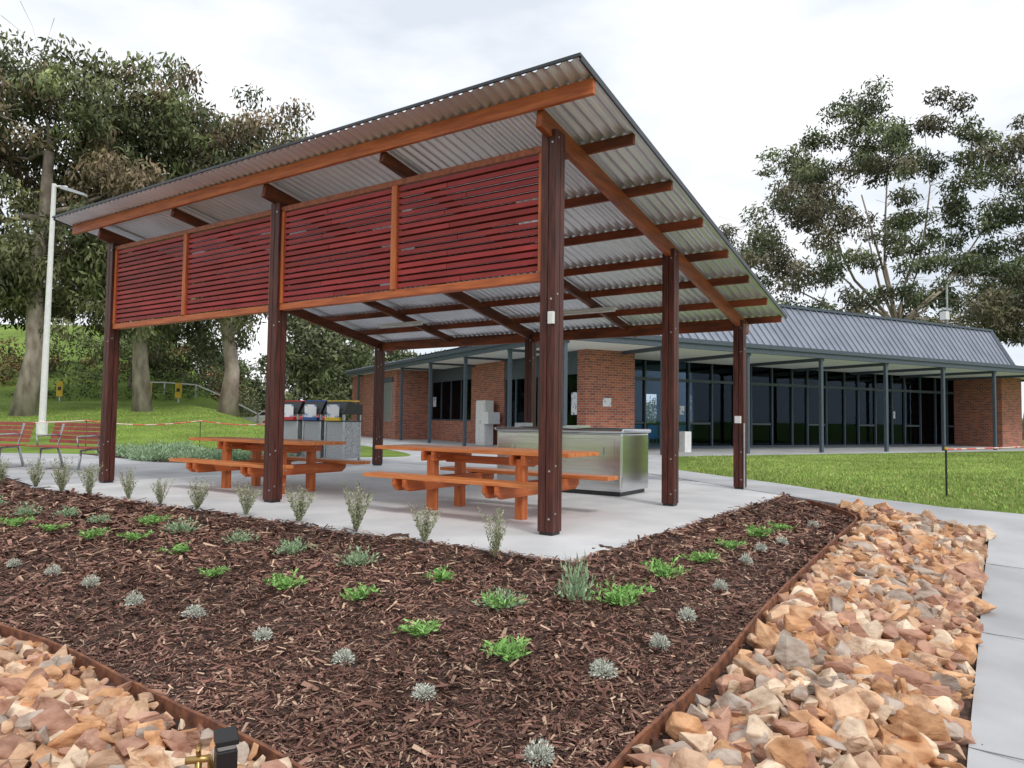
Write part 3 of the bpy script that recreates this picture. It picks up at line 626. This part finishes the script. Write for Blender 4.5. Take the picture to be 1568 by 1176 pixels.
def tree(name,x,y,trunk,clumps,nper,lsz,pal,bark,r0,forks,droop=.6):
    z0=G(x,y)-.2; e=empty(name,(x,y,z0)); b=MB()
    T=[Vector(p) for p in trunk]; n=len(T)
    b.tube(T,[r0*(1-.55*i/(n-1))*(1.35 if i==0 else 1) for i in range(n)],bark,n=9)
    nodes=[(T[i],r0*(1-.55*i/(n-1))) for i in range(n//2,n)]
    limbs=[]
    for f in forks:
        f=Vector(f); s,rs=min(nodes,key=lambda q:(q[0]-f).length)
        mid=s.lerp(f,.5)+Vector((random.uniform(-.5,.5),random.uniform(-.5,.5),-.1*(f-s).length+random.uniform(0,.6)))
        pts=[s,s.lerp(mid,.5)+Vector((0,0,.1)),mid,mid.lerp(f,.5)+Vector((random.uniform(-.2,.2),0,.1)),f]
        rr=[rs*.6,rs*.5,rs*.4,rs*.3,rs*.2]; b.tube(pts,rr,bark,n=7)
        limbs+= [(pts[i],rr[i]) for i in range(1,5)]
    cand=nodes+limbs
    for (cx_,cy_,cz_,r) in clumps:
        c=Vector((cx_,cy_,cz_)); s,rs=min(cand,key=lambda q:(q[0]-c).length+(3 if q[0].z>c.z+1 else 0))
        m=s.lerp(c,.5)+Vector((random.uniform(-.5,.5),random.uniform(-.5,.5),random.uniform(-.1,.7)))
        rr=min(rs*.5,.1); b.tube([s,s.lerp(m,.5),m,m.lerp(c,.6),c],[rr,rr*.85,rr*.65,rr*.45,rr*.25],bark,n=6,cap=False)
        for _ in range(5):
            d=Vector((random.gauss(0,.5),random.gauss(0,.5),random.gauss(.15,.35)))*r; b.tube([m.lerp(c,.5),c+d*.5,c+d],[rr*.4,rr*.25,.012],bark,n=4,cap=False)
    b.obj('trunk_and_limbs',e,smooth=True)
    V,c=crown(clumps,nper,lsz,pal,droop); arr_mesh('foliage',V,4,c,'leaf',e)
gumpal=[(.19,.20,.10),(.15,.17,.08),(.25,.26,.13),(.12,.14,.07),(.25,.19,.12),(.18,.21,.09)]
gumr=[(.16,.19,.10),(.13,.155,.08),(.20,.225,.12),(.19,.17,.11),(.15,.18,.085)]
RT=[(-2.2,23.6,2.4),(1.4,23.1,2.0),(-4.5,21.8,2.0),(-.5,21.3,2.0),(-7.2,19.8,1.8),(-4.5,18.6,1.9),(-8.1,18.2,1.6),(-1.8,18.2,1.9),(1.8,20,1.8),(-5.8,16.8,2),(4,18.6,2),(6.8,19.1,2.3),(3.2,16.4,1.9),(6.3,16,2.2),(0,16,1.8),(-4,15,1.9),(1.4,13.3,1.7),(5,12.8,2.2),(-7.6,15.5,2.3),(-9.9,14.6,2.1),(-11.7,15,1.6),(-10.4,12.3,2),(-8.1,12.3,2.2),(-5.8,10.9,2.2),(3.5,10.2,1.9),(7.2,12.8,2),(9,17,2.2),(10,14,2.2),(-11,9.5,2.2),(-9,8,2.4),(-12.5,12,1.9),(-6,8,2),(6.5,9.5,2),(8.5,10.5,2),(4,20.8,1.6),(-3,12.8,1.8),(-12,8,2),(-1,11,1.6),(-3.5,9.3,1.8),(1,8.6,1.7),(11,17.5,2),(11.5,11,2.2),(4.5,8,2),(8,8,2.2),(-2,20,1.6),(3.5,14.5,1.6),(-6,19.5,1.5),(7.5,21,1.5)]
RT=[(a,random.uniform(-2.5,2.5),c,r*1.05) for a,c,r in RT]
tree('gum_tree',27.3,50,[(0,0,0),(-.2,0,3),(-.3,0,6),(-.5,.1,7.2),(-.6,0,8)],RT,1400,.36,gumr,'barkp',.5,[(-2.5,0,14),(1.5,.5,15),(-5,0,12),(4,-.5,13),(-1.2,0,18.5),(1.8,0,18),(-6,.5,16),(5.5,0,15),(-7.5,0,10.5),(3,1,11),(-3.5,-1,17)])
def dome(n,rx,ry,z0,z1,r,seed,cx_=0):
    rs=np.random.default_rng(seed); out=[]
    while len(out)<n:
        d=rs.uniform(-1,1,3); q=np.linalg.norm(d)
        if .35<q<1: out.append((cx_+d[0]*rx,d[1]*ry,(z0+z1)/2+d[2]*(z1-z0)/2,r*rs.uniform(.75,1.25)))
    return out
tree('gum_tree',-21.5,32,[(0,0,0),(.4,0,3),(.2,0,6),(.5,0,9),(.6,0,12)],dome(46,5.6,4,5,17.0,1.75,1),900,.33,gumpal,'bark',.45,[(-3,0,9),(3,0,10),(0,0,14),(-2,1,12),(3,-1,13)],.9)
tree('gum_tree',-17.8,35,[(0,0,0),(-.3,0,4),(.2,0,7),(.3,0,10)],dome(46,5.0,3.5,4.5,15.6,1.85,2),900,.33,gumpal,'bark',.35,[(-2,0,9),(2,0,10),(0,0,12)],.9)
tree('gum_tree',-14.9,38,[(0,0,0),(.2,0,2.5),(-.2,0,5),(.3,0,8),(.2,0,11)],dome(58,5.1,3.5,4.6,17.0,1.85,3),900,.33,gumpal,'barkp',.42,[(-2.5,0,8),(2.5,0,8.5),(0,0,12),(3,0,10),(2,0,14)],.9)
tree('gum_tree',-26.5,30,[(0,0,0),(.2,0,3),(0,0,7),(.3,0,10)],dome(32,4.5,3.5,3.5,17.5,1.8,4),850,.32,gumpal,'bark',.4,[(-2.5,0,8),(2.5,0,8.5),(0,0,13)],.9)
tree('gum_tree',-24,46,[(0,0,0),(.2,0,3),(0,0,6)],dome(30,8,3.5,2,14,2.2,5),700,.42,gumpal,'bark',.3,[(-2.5,0,8),(2.5,0,8.5)],.9)
tree('gum_tree',41,58,[(0,0,0),(.6,0,4),(1.2,0,8),(2,0,11)],dome(18,5,3.5,9,15,1.8,6),800,.36,gumr,'barkp',.3,[(-2.5,0,10),(3,0,11)],.6)
def mass(name,pts,nper,lsz,pal):
    V,c=crown(pts,nper,lsz,pal,.1); arr_mesh(name,V,4,c,'leaf')
pts=[]
for _ in range(80):
    x=random.uniform(-34,-12.5); y=random.uniform(45,62); r=random.uniform(.8,2.0)
    if x>-18.5 and y<53: continue
    pts.append((x,y,G(x,y)+r*.5,r))
mass('hillside_shrubs',pts,500,.3,[(.13,.17,.07),(.11,.14,.06),(.30,.17,.09),(.19,.22,.1),(.24,.24,.13)])
pts=[]
for _ in range(34):
    x=random.uniform(-30,-18.5); y=random.uniform(42.3,43.2); r=random.uniform(.45,.7); pts.append((x,y,G(x,y)+.3,r))
mass('clipped_hedge',pts,800,.16,[(.07,.11,.04),(.08,.13,.04)])
pts=[]
for _ in range(70):
    x=random.uniform(-38,-8); y=random.uniform(82,100); r=random.uniform(2,3.6); pts.append((x,y,G(x,y)+random.uniform(1,8),r))
for _ in range(34):
    y=random.uniform(54,66); x=random.uniform(-.31,-.2)*y; r=random.uniform(1.3,2.2); pts.append((x,y,random.uniform(2,10),r))
for _ in range(60):
    x=random.uniform(-8,130); y=random.uniform(90,120); r=random.uniform(2.5,4.5); pts.append((x,y,random.uniform(1,6),r))
mass('distant_tree_line',pts,380,.55,[(.12,.15,.07),(.10,.13,.06),(.15,.17,.09)])
# ---------------------------------------------------------------- world, sun, camera
wd=bpy.data.worlds.new('World'); S.world=wd; wd.use_nodes=True; N=wd.node_tree.nodes; L=wd.node_tree.links; bg=N['Background']
sky=N.new('ShaderNodeTexSky'); sky.sky_type='NISHITA'; sky.sun_disc=False; EL_=math.radians(48); sky.sun_elevation=EL_; AZ=math.radians(150); sky.sun_rotation=AZ
tc=N.new('ShaderNodeTexCoord'); mp=N.new('ShaderNodeMapping'); mp.inputs['Scale'].default_value=(1,1,2.6); L.new(tc.outputs['Generated'],mp.inputs[0])
no=N.new('ShaderNodeTexNoise'); no.inputs['Scale'].default_value=2.6; no.inputs['Detail'].default_value=6; no.inputs['Roughness'].default_value=.5; L.new(mp.outputs[0],no.inputs[0])
cr=N.new('ShaderNodeValToRGB'); cr.color_ramp.elements[0].position=.36; cr.color_ramp.elements[1].position=.58
cr.color_ramp.elements[0].color=(.64,.69,.76,1); cr.color_ramp.elements[1].color=(.96,.97,.985,1); L.new(no.outputs[0],cr.inputs[0])
sc=N.new('ShaderNodeVectorMath'); sc.operation='SCALE'; sc.inputs[3].default_value=8.4; L.new(cr.outputs[0],sc.inputs[0])
mx=N.new('ShaderNodeMix'); mx.data_type='RGBA'; mx.inputs[0].default_value=.93; L.new(sky.outputs[0],mx.inputs[6]); L.new(sc.outputs[0],mx.inputs[7])
L.new(mx.outputs[2],bg.inputs['Color']); bg.inputs['Strength'].default_value=.15
sd=bpy.data.lights.new('sun','SUN'); sd.energy=1.5; sd.angle=math.radians(12); sd.color=(1,.95,.88); so=link(bpy.data.objects.new('sun',sd))
dirv=Vector((math.sin(AZ)*math.cos(EL_),math.cos(AZ)*math.cos(EL_),math.sin(EL_))); so.rotation_euler=dirv.to_track_quat('Z','Y').to_euler()
cd=bpy.data.cameras.new('camera'); cam=link(bpy.data.objects.new('camera',cd)); S.camera=cam
cd.sensor_width=36; cd.lens=1109.55/1568*36; cd.clip_end=6000; cd.clip_start=.05
a,r=.0483,.0131
fw=Vector((0,math.cos(a),math.sin(a)));up=Vector((0,-math.sin(a),math.cos(a)));rt=Vector((1,0,0))
rt2=math.cos(r)*rt+math.sin(r)*up; up2=-math.sin(r)*rt+math.cos(r)*up
m3=Matrix((rt2,up2,-fw)).transposed(); cam.matrix_world=Matrix.Translation((0,0,1.12))@m3.to_4x4()
